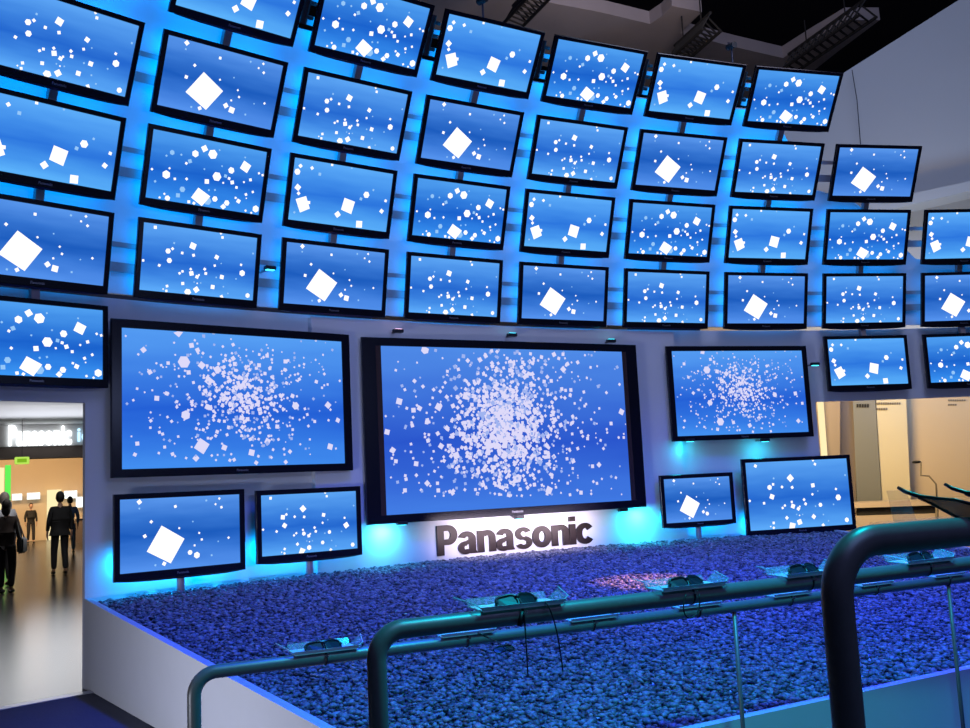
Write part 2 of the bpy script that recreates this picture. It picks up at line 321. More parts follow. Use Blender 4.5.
# ---------------------------------------------------------------- back wall
AL0,AL1=math.radians(18.03),math.radians(-12.23); RW=16.86; DOORZ=.865+EYE; TOPZ=1.80+EYE
def arc_slab(bm,a0,a1,r0,r1,z0,z1,n):
    if not callable(z0): zz=z0; z0=lambda a:zz
    g=[]
    for k in range(n+1):
        a=a0+(a1-a0)*k/n; g.append([bm.verts.new(cyl(a,r,z)) for r,z in ((r0,z0(a)),(r1,z0(a)),(r1,z1),(r0,z1))])
    for p,q in zip(g,g[1:]):
        for k in range(4): bm.faces.new((p[k],p[(k+1)%4],q[(k+1)%4],q[k]))
    bm.faces.new(g[0][::-1]); bm.faces.new(g[-1])
bm=bmesh.new(); arc_slab(bm,AL0,AL1,RW,RW+.05,0,DOORZ,40); arc_slab(bm,.52,-.46,RW,RW+.05,DOORZ,TOPZ,60)
struct(obj('wall_back',bm,M['wall']))
bm=bmesh.new(); A0p=az(on_cyl(311,450,RW)); A1p=az(on_cyl(682,500,RW)); arc_slab(bm,A0p,A1p,RW-.08,RW-.002,lambda a:bedz(RW*math.cos(a))-.05,TOPZ-.03,40)
tag(obj('wall_panel',bm,M['wall']),'Pale curved panel standing proud of the wall behind the giant screen','panel')
# dome backing
def prof(s):   # s in row units 1..4, returns r,z,tilt of the surface off m behind the tv fronts
    s=max(.6,min(4.3,s)); rr=[R+x[0] for x in ROWS]; rr[0]=R-.0; zz=[x[1]+EYE for x in ROWS]; tt=[x[2] for x in ROWS]
    i=min(3,int(s)); t=s-i; 
    def cr(p):
        p=[2*p[0]-p[1]]+p+[2*p[4]-p[3]]; a,b,c,d=p[i],p[i+1],p[i+2],p[i+3]
        return .5*((2*b)+(-a+c)*t+(2*a-5*b+4*c-d)*t*t+(-a+3*b-3*c+d)*t**3)
    return cr(rr),cr(zz),cr(tt)
def surf(al,s,off):
    r,z,t=prof(s); return cyl(al,r+off*math.cos(t),z+off*math.sin(t))
def topa(al):
    pts=[(-.47,1.5),(-.31,1.62),(-.275,2.2),(-.25,2.55),(-.205,2.75),(-.18,3.5),(-.16,3.78),(.6,3.78)]
    for (a,b),(c,d) in zip(pts,pts[1:]):
        if al<=c: return b+(d-b)*(al-a)/(c-a)
    return 3.78
bm=bmesh.new(); na,ns=110,26; G0=[];G1=[]
for i in range(na+1):
    al=.52-(.98)*i/na; tp=topa(al); a=[];b=[]
    for j in range(ns+1):
        s=.58+(tp-.58)*j/ns; a.append(bm.verts.new(surf(al,s,.24))); b.append(bm.verts.new(surf(al,s,.34)))
    G0.append(a);G1.append(b)
for i in range(na):
    for j in range(ns):
        bm.faces.new((G0[i][j],G0[i+1][j],G0[i+1][j+1],G0[i][j+1])); bm.faces.new((G1[i][j],G1[i][j+1],G1[i+1][j+1],G1[i+1][j]))
    bm.faces.new((G0[i][ns],G0[i+1][ns],G1[i+1][ns],G1[i][ns])); bm.faces.new((G0[i][0],G1[i][0],G1[i+1][0],G0[i+1][0]))
for G,i in ((0,0),(1,na)):
    for j in range(ns): bm.faces.new((G0[i][j],G0[i][j+1],G1[i][j+1],G1[i][j]))
o=obj('wall_dome',bm,M['wallin'],smooth=False); struct(o)
# mounting rails and posts
RAILG='steel mounting rails behind the video wall'
for row in (1,2,3,4):
    a1={1:-.40,2:-.40,3:-.30,4:-.215}[row]
    for off,hh,nm in ((.10,.022,'upper thin'),(-.10,.042,'lower broad')):
        bm=bmesh.new(); g=[]; n=70
        r,z,t=ROWS[row]; r+=R; z+=EYE
        for k in range(n+1):
            al=.46+(a1-.46)*k/n; base=cyl(al,r,z); N=Vector((math.sin(al),-math.cos(al),0)); V=Vector((0,0,1))*math.cos(t)+N*math.sin(t); B=-N*math.cos(t)+Vector((0,0,1))*math.sin(t)
            g.append([bm.verts.new(base+V*(off+dv)+B*db) for dv,db in ((-hh,.175),(hh,.175),(hh,.225),(-hh,.225))])
        for p,q in zip(g,g[1:]):
            for k in range(4): bm.faces.new((p[k],p[(k+1)%4],q[(k+1)%4],q[k]))
        bm.faces.new(g[0]); bm.faces.new(g[-1][::-1])
        tag(obj('mounting_rail',bm,M['steel']),'%s steel rail behind the %s row of grid televisions'%(nm.capitalize(),RN[row]),'rail',RAILG)
for c in range(1,10):
    s1={1:3.5,8:3.3,9:2.3}.get(c,4.35); s0=.0 if c in(1,8,9) else .8
    bm=bmesh.new(); al=(c-5)*DA; g=[]; n=30
    for k in range(n+1):
        s=s0+(s1-s0)*k/n
        if s<.6: 
            zz=(ROWS[0][1]+(ROWS[1][1]-ROWS[0][1])*s)+EYE; P=[cyl(al,R+o_,zz) for o_ in (.10,.16)]
        else: P=[surf(al,s,.10),surf(al,s,.16)]
        X=Vector((math.cos(al),math.sin(al),0))*.035
        g.append([bm.verts.new(q) for q in (P[0]-X,P[0]+X,P[1]+X,P[1]-X)])
    for p,q in zip(g,g[1:]):
        for k in range(4): bm.faces.new((p[k],p[(k+1)%4],q[(k+1)%4],q[k]))
    bm.faces.new(g[0]); bm.faces.new(g[-1][::-1])
    tag(obj('mounting_post',bm,M['steel']),'Vertical steel mounting post behind the %s column of grid televisions'%ORD[c-1].replace(' from left',''),'post','vertical mounting posts behind the video wall')
# black upright struts in the open gaps of the top row
for n,c in enumerate((2.5,3.5,4.5,5.5,6.5)):
    al=(c-5)*DA; pts=[surf(al,s,.13) for s in (3.84,4.0,4.15,4.3)]
    bm=bmesh.new(); tube(bm,pts,.045,10); 
    X=Vector((math.cos(al),math.sin(al),0))
    for s in (3.92,4.07,4.22): tube(bm,[surf(al,s,.13)-X*.1,surf(al,s,.13)+X*.1],.02,8)
    tag(obj('support_strut',bm,M['black']),'Black upright strut in the top row gap, %s'%ORD[n],'strut','black struts between top row televisions')
# ---------------------------------------------------------------- gravel bed
PL=cyl(AL0,RW,0); PR=cyl(AL1,RW,0)
dl=Vector((.165,-1,0)); dr_=Vector((-.08,-1,0))
def frontY(x): return 10.80+.057*(x+2.5)
FL=PL+dl*((PL.y-frontY(-4.35))/1.0); FR=PR+dr_*(PR.y-frontY(3.1)); 
def xl(y): return PL.x+dl.x*(PL.y-y)
def xr(y): return PR.x+dr_.x*(PR.y-y)
outline=[Vector((FL.x,FL.y,0)),Vector((FR.x,FR.y,0)),PR.copy()]
for k in range(1,30):
    a=AL1+(AL0-AL1)*k/30; outline.append(cyl(a,RW-.0,0))
outline.append(PL.copy())
TB=.05
bm=bmesh.new(); n=len(outline)
cen=Vector((-.8,13.5,0))
lo=[bm.verts.new(p) for p in outline]; hi=[bm.verts.new((p.x,p.y,bedz(p.y))) for p in outline]
inn=[p+(cen-p).normalized()*0.0 for p in outline]
inn=[Vector((FL.x+TB,FL.y+TB,0)),Vector((FR.x-TB,FR.y+TB,0)),PR+Vector((-TB,0,0))]+outline[3:-1]+[PL+Vector((TB,0,0))]
hin=[bm.verts.new((p.x,p.y,bedz(p.y))) for p in inn]; lin=[bm.verts.new((p.x,p.y,bedz(p.y)-.05)) for p in inn]
for A,B in ((lo,hi),(hi,hin),(hin,lin)):
    for i in range(n): 
        try: bm.faces.new((A[i],A[(i+1)%n],B[(i+1)%n],B[i]))
        except ValueError: pass
bm.faces.new(lin)
o=obj('gravel_planter',bm,M['plinth']); tag(o,'Long low white planter box holding the gravel in front of the wall','planter')
# stones
NS=46000
ico=bmesh.new(); bmesh.ops.create_icosphere(ico,subdivisions=1,radius=1); iv=np.array([v.co[:] for v in ico.verts]); ico.verts.index_update(); ifc=np.array([[v.index for v in f.verts] for f in ico.faces]); ico.free()
xs=[];k=0
X=rng.uniform(-5.3,4.0,NS*3); Y=rng.uniform(10.6,17,NS*3)
rad=np.hypot(X,Y); ok=(rad<RW-.11)&(Y>10.80+.057*(X+2.5)+.085)&(X>PL.x+dl.x*(PL.y-Y)+.08)&(X<PR.x+dr_.x*(PR.y-Y)-.08)
X=X[ok];Y=Y[ok]; dist=np.hypot(X-CAM.x,Y-CAM.y); 
N=len(X); sz=rng.uniform(.011,.024,N)
Z=bedz(Y)-.05+rng.uniform(.006,.036,N)
V=np.zeros((N,12,3)); 
sh=iv[None]*(1+rng.uniform(-.28,.28,(N,12,1)))
sc3=np.stack([rng.uniform(.9,1.5,N),rng.uniform(.7,1.1,N),rng.uniform(.4,.7,N)],-1); sh=sh*sc3[:,None,:]*sz[:,None,None]
a=rng.uniform(0,2*np.pi,N); b=rng.uniform(-.6,.6,N)
cb,sb=np.cos(b),np.sin(b); x,y,z=sh[...,0],sh[...,1],sh[...,2]
y,z=y*cb[:,None]-z*sb[:,None],y*sb[:,None]+z*cb[:,None]
ca,sa=np.cos(a),np.sin(a); x,y=x*ca[:,None]-y*sa[:,None],x*sa[:,None]+y*ca[:,None]
V=np.stack([x+X[:,None],y+Y[:,None],z+Z[:,None]],-1).reshape(-1,3)
Fc=(ifc[None]+(np.arange(N)*12)[:,None,None]).reshape(-1,3)
me=bpy.data.meshes.new('gravel'); me.vertices.add(len(V)); me.vertices.foreach_set('co',V.ravel()); me.loops.add(Fc.size); me.loops.foreach_set('vertex_index',Fc.ravel().astype(np.int32)); me.polygons.add(len(Fc)); me.polygons.foreach_set('loop_start',(np.arange(len(Fc))*3).astype(np.int32)); 
ca_=me.color_attributes.new('tone','FLOAT_COLOR','POINT'); tone=np.repeat(rng.uniform(.15,1,N)**1.3,12); cc=np.stack([tone,tone,tone,np.ones_like(tone)],-1); ca_.data.foreach_set('color',cc.ravel().astype(np.float32))
me.update(calc_edges=True)
gm=mat('gravel_stone',(.3,.3,.32),.45); nt=gm.node_tree; at=nt.nodes.new('ShaderNodeAttribute'); at.attribute_name='tone'; cr=nt.nodes.new('ShaderNodeValToRGB'); cr.color_ramp.elements[0].color=(.02,.02,.023,1); cr.color_ramp.elements[1].color=(.30,.30,.32,1)
nt.links.new(at.outputs['Fac'],cr.inputs[0]); nt.links.new(cr.outputs[0],nt.nodes['Principled BSDF'].inputs['Base Color'])
g=link('gravel',me,gm); tag(g,'Blue-lit bed of crushed gravel filling the white planter','gravel',kind='stuff')
# ---------------------------------------------------------------- lettering sign: glyphs drawn as thick strokes
def glyph(ch):
    T=.30; out=[]   # list of outline polygons in units of x-height 1
    def arc(cx,cy,rx,ry,t,a0,a1,tx=None,n=22):
        tx=t if tx is None else tx
        o=[];i=[]
        for k in range(n+1):
            a=math.radians(a0+(a1-a0)*k/n); o.append((cx+rx*math.cos(a),cy+ry*math.sin(a))); i.append((cx+(rx-tx)*math.cos(a),cy+(ry-t)*math.sin(a)))
        for k in range(n): out.append([o[k],o[k+1],i[k+1],i[k]])
    def rect(x0,x1,y0,y1): out.append([(x0,y0),(x1,y0),(x1,y1),(x0,y1)])
    if ch=='P':
        rect(0,.34,0,1.36); rect(.34,.58,1.36-.26,1.36); rect(.34,.58,.46,.72); arc(.56,.91,.46,.45,.26,-90,90,.34); return out,1.03
    if ch=='o': arc(.5,.5,.5,.52,.26,0,360,.33,40); return out,1.0
    if ch=='c': arc(.5,.5,.5,.52,.26,36,324,.33,34); return out,.93
    if ch=='n':
        rect(0,.33,0,1.0); arc(.5,.62,.43,.40,.26,0,140,.33,20); rect(.60,.93,0,.63); return out,.93
    if ch=='i': rect(0,.34,0,1.0); rect(0,.34,1.12,1.36); return out,.32
    if ch=='a':
        arc(.45,.66,.43,.36,.24,-2,165,.32,20); rect(.56,.88,0.06,.67); out.append([(.60,0),(.95,0),(.87,.16),(.57,.2)])
        arc(.36,.27,.37,.30,.21,60,320,.30,26); out.append([(.36,.56),(.60,.66),(.60,.48),(.36,.37)]); out.append([(.36,.17),(.62,.22),(.60,.02),(.36,-.02)][::-1]); return out,.95
    if ch=='s':
        arc(.44,.71,.41,.31,.20,20,250,.27,26); arc(.46,.29,.43,.31,.21,-160,75,.27,26); out.append([(.30,.59),(.64,.55),(.58,.41),(.26,.45)][::-1]); return out,.90
sgn=empty('lettering_sign')
pL=on_cyl(437,556,RW-.09); pR=on_cyl(593,543,RW-.09); aL,aR=az(pL),az(pR); rs=RW-.10
W_tot=abs(aL-aR)*rs
wid=[glyph(c)[1] for c in 'Panasonic']; gap=.03; tot=sum(wid)+gap*8; U=W_tot/tot
zbase=(pL.z+on_cyl(593,543,rs).z)/2+.0
cur=0
for i,ch in enumerate('Panasonic'):
    out,wd=glyph(ch); bm=bmesh.new(); 
    for poly in out:
        P3=[]
        for (x,y) in poly:
            a=aL-((cur+x)*U)/rs; P3.append(cyl(a,rs-.012,zbase+y*U*.95))
        q=[bm.verts.new(p) for p in P3]; q2=[bm.verts.new((p.x*(rs+.014)/(rs-.012),p.y*(rs+.014)/(rs-.012),p.z)) for p in P3]
        m_=len(q); bm.faces.new(q); bm.faces.new(q2[::-1])
        for k in range(m_): bm.faces.new((q[k],q2[k],q2[(k+1)%m_],q[(k+1)%m_]))
    obj('letter',bm,M['sign'],sgn); cur+=wd+gap
tag(sgn,'Bronze Panasonic lettering on the lit panel under the giant screen','sign')
# ---------------------------------------------------------------- small wall spotlights
def lamp(kind,name,loc,col,power,target=None,size=.1,sy=None,angle=60,blend=.6,spread=None):
    l=bpy.data.lights.new(name,kind); l.color=col; l.energy=power
    if kind=='AREA':
        l.size=size
        if sy: l.shape='RECTANGLE'; l.size_y=sy
        if spread: l.spread=math.radians(spread)
    else: l.shadow_soft_size=size
    if kind=='SPOT': l.spot_size=math.radians(angle); l.spot_blend=blend
    o=bpy.data.objects.new(name,l); COL.objects.link(o); o.location=loc
    if target is not None: o.rotation_euler=(Vector(target)-Vector(loc)).to_track_quat('-Z','Y').to_euler()
    return o
FX=[(398,331,'top left above the giant screen','led_pink'),(512,335,'top centre above the giant screen','led_cyan'),(611,341,'top right above the giant screen','led_cyan'),
(402,523,'bottom left below the giant screen','led_cyan'),(519,517,'between the giant screen and bronze lettering','led_cyan'),(623,510,'bottom right below the giant screen','led_cyan'),
(690,440,'left one under the large right screen','led_cyan'),(765,440,'right one under the large right screen','led_cyan'),(815,364,'beside the large right screen','led_cyan'),(270,268,'in second gap of the fourth row of grid','led_cyan')]
for x,y,lab,ml in FX:
    top=y<345; rr=RW-.20; P=on_cyl(x,y,rr); al=az(P); wallr=(RW-.08 if 311<x<682 else RW)
    if y==268: wallr=R+.24
    e=empty('spotlight',P,al); 
    boxo('lamp_head',(-.055,.055,-.03,.03,-.018,.018),M['darksteel'],e,bev=.005)
    boxo('arm',(-.012,.012,.025,wallr-rr+.0,-.008,.008),M['steel'],e)
    boxo('lens',(-.04,.04,-.02,.02,.018,.022) if (top and y!=268) else (-.04,.04,-.02,.02,-.022,-.018),M[ml],e)
    tag(e,'Small dark spotlight, '+lab,'spotlight','small spotlights around the large screens')
# ---------------------------------------------------------------- hand rails
PR_=.022
def rail(name,start,Y,Zr,xend,rad,lab,thin=(),slope=0):
    t=empty(name,(start,Y,0))
    pts=fillet([(0,0,0),(0,0,Zr),(xend-start,slope*(xend-start),Zr)],.075,10)
    tubeo('rail_pipe',pts,rad,M['rail'],t,20)
    for x in thin: tubeo('post',[(x-start,slope*(x-start),0),(x-start,slope*(x-start),Zr-rad*.6)],.010,M['rail'],t,12)
    pl=bmesh.new(); tube(pl,[(0,0,0),(0,0,.012)],.05,20); obj('base_plate',pl,M['rail'],t)
    tag(t,lab,'handrail','tiered handrails in the foreground'); return t
YA,YB,YC=10.62,9.60,8.05
pA=on_y(194,690,YA); zA=sum(on_y(x,y,YA).z for x,y in ((293,663),(420,646.7),(570,629),(708,611),(815,596),(967,575)))/6
pB=on_y(378,700,YB); zB=sum(on_y(x,y,YB).z for x,y in ((430,631),(568,611.7),(749,588),(950,561)))/4
pC=on_y(841,640,YC); zC=sum(on_y(x,y,YC).z for x,y in ((880,540.5),(909,537.5),(967,530)))/3
rail('handrail',pA.x,YA,zA,3.0,PR_*1.08,'Farthest and lowest grey pipe handrail, bent down at its left end',thin=(on_y(737,650,YA).x,on_y(952,620,YA).x))
rail('handrail',pB.x,YB,zB,2.0,PR_*1.2,'Middle grey pipe handrail holding acrylic trays, left post near picture centre')
rail('handrail',pC.x,YC,zC,-2.6,PR_*.98,'Nearest grey pipe handrail with thick post at the lower right')
# trays with glasses
def tray(P,wid,lab,rz=0,z_r=None,lipL=True):
    t=empty('glasses_tray',P,rz)
    h=wid/2
    bm=bmesh.new(); prism(bm,[(-h,-.028,0),(h,-.028,0),(h,.07,.004),(-h,.07,.004)],Vector((0,0,.004))); prism(bm,[(-h,-.028,.004),(h,-.028,.004),(h+.012,-.034,.014),(-h-.012,-.034,.014)],Vector((0,.003,0))); obj('shelf',bm,M['acryl_e'],t)
    bm=bmesh.new(); prism(bm,[(-h,.07,.006),(h,.07,.006),(h,.085,.028),(-h,.085,.028)],Vector((0,.003,0))); obj('back_flap',bm,M['acryl'],t)
    for s in (-1,1):
        bm=bmesh.new(); prism(bm,[(s*h,-.028,.004),(s*h,.07,.006),(s*(h+.045),.075,.036),(s*(h+.02),-.025,.020)],Vector((s*.003,0,0))); o=obj('end_flap',bm,M['acryl'],t)
        bm=bmesh.new(); tube(bm,[(s*h,-.028,.008),(s*(h+.02),-.025,.022),(s*(h+.045),.075,.038)],.0016,6); obj('bright_edge',bm,M['acryl_e'],o)
    bm=bmesh.new(); tube(bm,[(0,0,-.0235+.026*math.cos(a)) if 0 else (0+.0,.0+.0255*math.sin(a),-.0225+.0255*math.cos(a)) for a in [2*math.pi*k/16 for k in range(17)]],.004,6); obj('clamp',bm,M['darksteel'],t,True)
    bm=bmesh.new(); tube(bm,[(0,-.024,-.012),(0,-.036,-.010)],.006,10); obj('bolt',bm,M['chrome'],t)
    tag(t,lab,'tray','acrylic trays clamped along the handrails'); return t
TRB=[(520,.26,'Clear tray on middle handrail, leftmost, with dark glasses beside the centre'),(690,.235,'Clear tray on middle handrail just below the orange gravel glints'),(808,.22,'Clear tray on middle handrail partly behind the thick post'),(925,.22,'Clear tray on middle handrail beneath the nearest rail, at right')]
TRA=[(325,.235,'Clear tray on farthest handrail, leftmost, holding black folded glasses'),(466,.22,'Clear tray on farthest handrail, second from left'),(592,.22,'Clear tray on farthest handrail, third from left'),(697,.22,'Clear tray on farthest handrail, fourth from left'),(789,.21,'Clear tray on farthest handrail, just left of the thick post'),(874,.2,'Clear tray on farthest handrail, just right of the thick post'),(946,.2,'Clear tray on farthest handrail, rightmost beside thin post')]
def glasses(P,rz,lab,pitch=0,scale=1,temples=1,roll=0):
    # temples: 1 open, 2 folded, 0 none
    t=empty('shutter_glasses',P,rz); t.rotation_euler=(pitch,roll,rz); t.scale=(scale,)*3
    bm=bmesh.new()
    for s in (-1,1):
        c=s*.036; pts=[]
        for k in range(20):
            a=2*math.pi*k/20; x=c+.033*abs(math.cos(a))**.6*math.copysign(1,math.cos(a)); z=.022*abs(math.sin(a))**.6*math.copysign(1,math.sin(a)); pts.append((x,.012*(x/.07)**2,z))
        tube(bm,pts+[pts[0]],.0042,6,False)
    tube(bm,[(-.006,-.002,.008),(0,-.004,.011),(.006,-.002,.008)],.005,6)
    obj('frame',bm,M['plastic'],t,True)
    for s in (-1,1):
        bm=bmesh.new(); vs=[]
        for k in range(20):
            a=2*math.pi*k/20; x=s*.036+.032*abs(math.cos(a))**.6*math.copysign(1,math.cos(a)); z=.021*abs(math.sin(a))**.6*math.copysign(1,math.sin(a)); vs.append((x,.012*(x/.07)**2,z))
        prism(bm,vs,Vector((0,.0015,0))); obj('lens',bm,M['lens'],t)
        if temples==1:
            x=s*.071; up=[(x,.012,.018),(x,.05,.017),(x,.075,.012),(x,.11,.007),(x,.135,.008),(x,.150,.012)]; dn=[(x,.012,-.014),(x,.05,-.008),(x,.085,.0),(x,.11,.004)]
            bm=bmesh.new(); tube(bm,up,[.0028,.0028,.0028,.0036,.0036,.0030],8); tube(bm,dn,.0024,8); T=obj('temple',bm,M['plastic'],t,True)
            bm=bmesh.new(); prism(bm,up[:4]+dn[::-1],Vector((-s*.0015,0,0))); obj('temple_shield',bm,M['shield'],T)
        if temples==2:
            bm=bmesh.new(); y=.020+.006*(s>0); tube(bm,[(s*.070,.006,.004),(s*.066,y,.004),(0,y+.003,.003),(-s*.055,y+.004,-.004)],[.005,.0055,.005,.004],8); obj('temple',bm,M['plastic'],t,True)
    tag(t,lab,'glasses','shutter glasses on the handrails'); return t
for L,Y,Z,nm in ((TRB,YB,zB,'B'),(TRA,YA,zA,'A')):
    for x,w,lab in L:
        yy={'B':{520:618,690:596,808:581,925:565},'A':{325:659,466:641,592:626,697:612,789:600,874:588,946:578}}[nm][x]
        P=on_y(x,yy,Y); P=Vector((P.x,Y,Z+PR_+.001)); tray(P,w,lab)
        if (nm,x) in (('B',520),('B',690),('B',808),('B',925),('A',325)):
            glasses(P+Vector((0,.005,.020)),.12,{520:'Dark glasses lying on the leftmost tray of middle handrail',690:'Dark glasses on the middle handrail tray below the orange glints',808:'Dark glasses on the tray half hidden behind the thick post',925:'Dark glasses on the tray beneath the nearest rail',325:'Black glasses lying on the leftmost tray of farthest handrail'}[x],pitch=-.75,temples=2)
# hanging pair below the rails
hp=on_y(505,648,YA-.03); glasses(hp,.3,'Dark glasses dangling on a cord below the farthest handrail',pitch=-1.0,scale=.75,temples=0)
# cords
def cord(pts,lab,rad=.0022): tag(tubeo('tether_cord',pts,rad,M['cord'],None,6),lab,'cord','thin black tether cords')
def bez(a,b,c,n=12): return [Vector(a)*(1-t)**2+Vector(b)*2*t*(1-t)+Vector(c)*t*t for t in [k/n for k in range(n+1)]]
cord(bez(on_y(545,602,YB-.03),on_y(556,612,YB-.05),on_y(563,672,YB-.05)),'Thin black cord curving down at right of leftmost middle rail tray')
cord(bez(on_y(524,612,YB-.035),on_y(526,640,YB-.04),on_y(528,676,YB-.04)),'Thin black cord hanging straight from the leftmost middle rail tray')
cord(bez(on_y(478,633,YB-.03),on_y(494,640,YB-.3),on_y(504,646,YA-.04)),'Thin black cord carrying the dangling glasses')
cord(bez(on_y(686,594,YB-.035),on_y(680,612,YB-.05),on_y(688,618,YB-.05))+bez(on_y(688,618,YB-.05),on_y(702,618,YB-.05),on_y(699,594,YB-.035)),'Thin black cord looped under the middle rail tray at centre right')
cord([on_y(522,612,YB-.026),on_y(521,618,YB-.03),on_y(519,626,YB-.03)],'Thick short black strap under leftmost middle rail tray',.007)
# glasses resting on the nearest rail and their stand
pg=on_y(972,498,YC-.0); dirl=math.atan2(.42,-.9)-math.pi/2
tip=on_y(898,487.5,YC+.10); gz=.14; gpitch=.27
Rg=Matrix.Rotation(gz,3,'Z')@Matrix.Rotation(gpitch,3,'X')
glasses(tip-Rg@(Vector((-.071,.15,.012))*.92),gz,'Dark tinted glasses resting on the nearest handrail at right edge',pitch=gpitch,scale=.92)
P=on_y(910,516,YC+.03); e=empty('acrylic_stand',(P.x,P.y,zC+PR_*.8)); 
bm=bmesh.new(); prism(bm,[(-.010,0,0),(.014,0,0),(-.003,0,.048),(-.019,0,.048)],Vector((0,.022,0))); obj('upright',bm,M['acryl'],e)
boxo('foot',(-.03,.12,-.02,.05,-.004,.001),M['acryl'],e)
tag(e,'Clear acrylic holder on the nearest handrail under the glasses','stand')
# ---------------------------------------------------------------- floor, hall, ceiling
bm=bmesh.new(); box(bm,-40,45,-12,80,-.1,0); struct(obj('floor',bm,M['floor']))
bm=bmesh.new(); n=40; ptsC=[cyl(.75-1.35*k/n,16.62,.0) for k in range(n+1)]; prism(bm,[(-16,-5,.0)]+[(p.x,p.y,0) for p in ptsC]+[(16,-5,0)],Vector((0,0,.012))); o=obj('carpet',bm,M['carpet']); tag(o,'Dark navy carpet in front of the white gravel planter','carpet')
bm=bmesh.new(); arc_slab(bm,.75,AL0,16.56,16.66,.012,.018,14); tag(obj('threshold_strip',bm,M['strip']),'Pale metal floor strip crossing the left doorway','floor strip')
# hall straight behind the left doorway
HY=56
bm=bmesh.new(); box(bm,-26,6,HY,HY+.3,0,5.2); struct(obj('wall_far',bm,M['warmwall']))
bm=bmesh.new(); box(bm,-26,6,33,HY+.3,5.2,5.35); struct(obj('ceiling_hall_far',bm,M['brown']))
bm=bmesh.new(); box(bm,1.2,1.5,17.6,HY,0,5.2); struct(obj('wall_hall_right',bm,M['warmwall']))
bm=bmesh.new(); box(bm,-26.3,-26,10,HY,0,5.5); struct(obj('wall_hall_left',bm,M['warmwall']))
zb=lambda x,y,Y:on_y(x,y,Y).z
YS=31.5; z1,z0=zb(45,424.5,YS),zb(45,446,YS)
bm=bmesh.new(); box(bm,-26,1.2,19.5,33,z1+.01,z1+.15); struct(obj('ceiling_hall',bm,M['hallceil']))
bm=bmesh.new(); box(bm,-12,1.15,YS,YS+.6,z0,z1); 
beam=obj('sign_beam',bm,M['hallceil']); tag(beam,'Pale overhead beam carrying the glowing hall letters','beam')
bm=bmesh.new(); box(bm,-12,1.15,YS+.05,YS+.5,z0-.27,z0); tag(obj('valance',bm,M['brown']),'Dark brown band under the glowing hall sign beam','valance')
x0,x1=on_y(8,436,YS-.06).x,on_y(71,436,YS-.06).x
me=text_mesh('Panasonic',.62,ext=.03,off=.02,align='LEFT'); wtx=max(v.co.x for v in me.vertices)-min(v.co.x for v in me.vertices)
s_=link('illuminated_sign',me,M['lit_sign']); s_.rotation_euler=(math.pi/2,0,0); s_.location=(x0,YS-.03,(z0+z1)/2-.02); s_.scale=((x1-x0)/wtx,1,1); tag(s_,'Glowing white Panasonic letters high in the hall beyond left doorway','sign')
me=text_mesh('ideas for life',.45,ext=.03,off=.008,align='LEFT'); s2=link('illuminated_tagline',me,M['lit_sign_b']); s2.rotation_euler=(math.pi/2,0,0); s2.location=(x1+.12,YS-.036,(z0+z1)/2-.02); tag(s2,'Glowing bluish tagline letters beside the white hall sign','sign')
# exit sign
P=on_y(22,460.5,30); e=empty('exit_sign',P); e.scale=(.65,1,.65)
boxo('housing',(-.22,.22,0,.06,-.12,.12),M['lit_exit'],e,bev=.02); boxo('pictogram_panel',(-.14,.14,-.01,0,-.06,.06),M['lit_exit_d'],e)
boxo('hanger',(-.01,.01,.02,.04,.12,(zb(45,424.5,31.5)-P.z)/.65),M['darksteel'],e); tag(e,'Small yellow-green exit sign hanging in the hall beyond left doorway','sign')
# green and amber pillars
P0=on_y(5,470,42); P1=on_y(11,470,42)
b=boxo('light_column',(P0.x,P1.x,42,42.25,0,zb(8,465,42)),M['lit_green']); tag(b,'Glowing green light column at left of the hall','light column')
P2=on_y(-14,470,41.5); b=boxo('light_column',(P2.x,P0.x-.02,41.6,41.9,0,zb(2,468,42)),M['lit_warm']); tag(b,'Glowing amber light column beside the green one','light column')
# lit displays and counters at the far wall
for i,(xa,xb,ya,yb) in enumerate(((27,40,493,499),(64,77,491,498),(76,87,497,507),(47,61,490,520),(12,22,494,500))):
    A=on_y(xa,ya,HY-.4); B=on_y(xb,yb,HY-.4)
    o=boxo('video_display',(A.x,B.x,HY-.5,HY-.35,max(.3,B.z) if i!=3 else 0,A.z),M['lit_disp' if i!=3 else 'lit_warm']); 
    tag(o,['Bright white display panel on far hall wall, left of far walkers','Bright white display panel behind the suited man’s head','Bright display panel on far hall wall by doorway edge','Tall amber lit panel on the far hall wall','Small bright display panel at far left of hall wall'][i],'display')
    if i!=3: bx=boxo('mount',(A.x+.1,B.x-.1,HY-.35,HY,max(.4,B.z+.1),A.z-.05),M['brown'],o)
A=on_y(76,508,50); B=on_y(89,530,50)
e=empty('display_counter',(A.x,50,0)); boxo('body',(0,1.6,0,.7,0,.95),M['brown'],e); boxo('top',(-.05,1.65,-.05,.75,.95,1.0),M['desk'],e); tag(e,'Brown display counter in the hall near the doorway edge','counter')
# ---- right hand room
VD=Vector((.707,.707,0)); 
PW=Vector((9.2,20.2,0)); NW=Vector((.72,.694,0)); TWd=Vector((.694,-.72,0))
def wallpoly(name,pix,m,back=0,th=.15):
    bm=bmesh.new(); P=[on_plane(x,y,PW+NW*back,NW) for x,y in pix]; prism(bm,P,NW*th); return obj(name,bm,m)
struct(wallpoly('wall_right_room',[(700,300),(1200,300),(1200,640),(700,560)],M['tan'],.0))
tag(wallpoly('wall_board',[(828,380),(856,380),(856,513),(832,513)],M['brownp'],-.25,.2),'Taupe wall board nearest the glowing jamb in right opening','board')
tag(wallpoly('wall_board',[(852,380),(874,380),(882,504),(857,504)],M['greyp'],-.4,.2),'Grey-green wall board in the right opening','board')
tag(wallpoly('wall_board',[(874.5,380),(905,380),(911,504),(882.5,504)],M['tan2'],-.35,.2),'Cream wall board between grey board and tan wall','board')
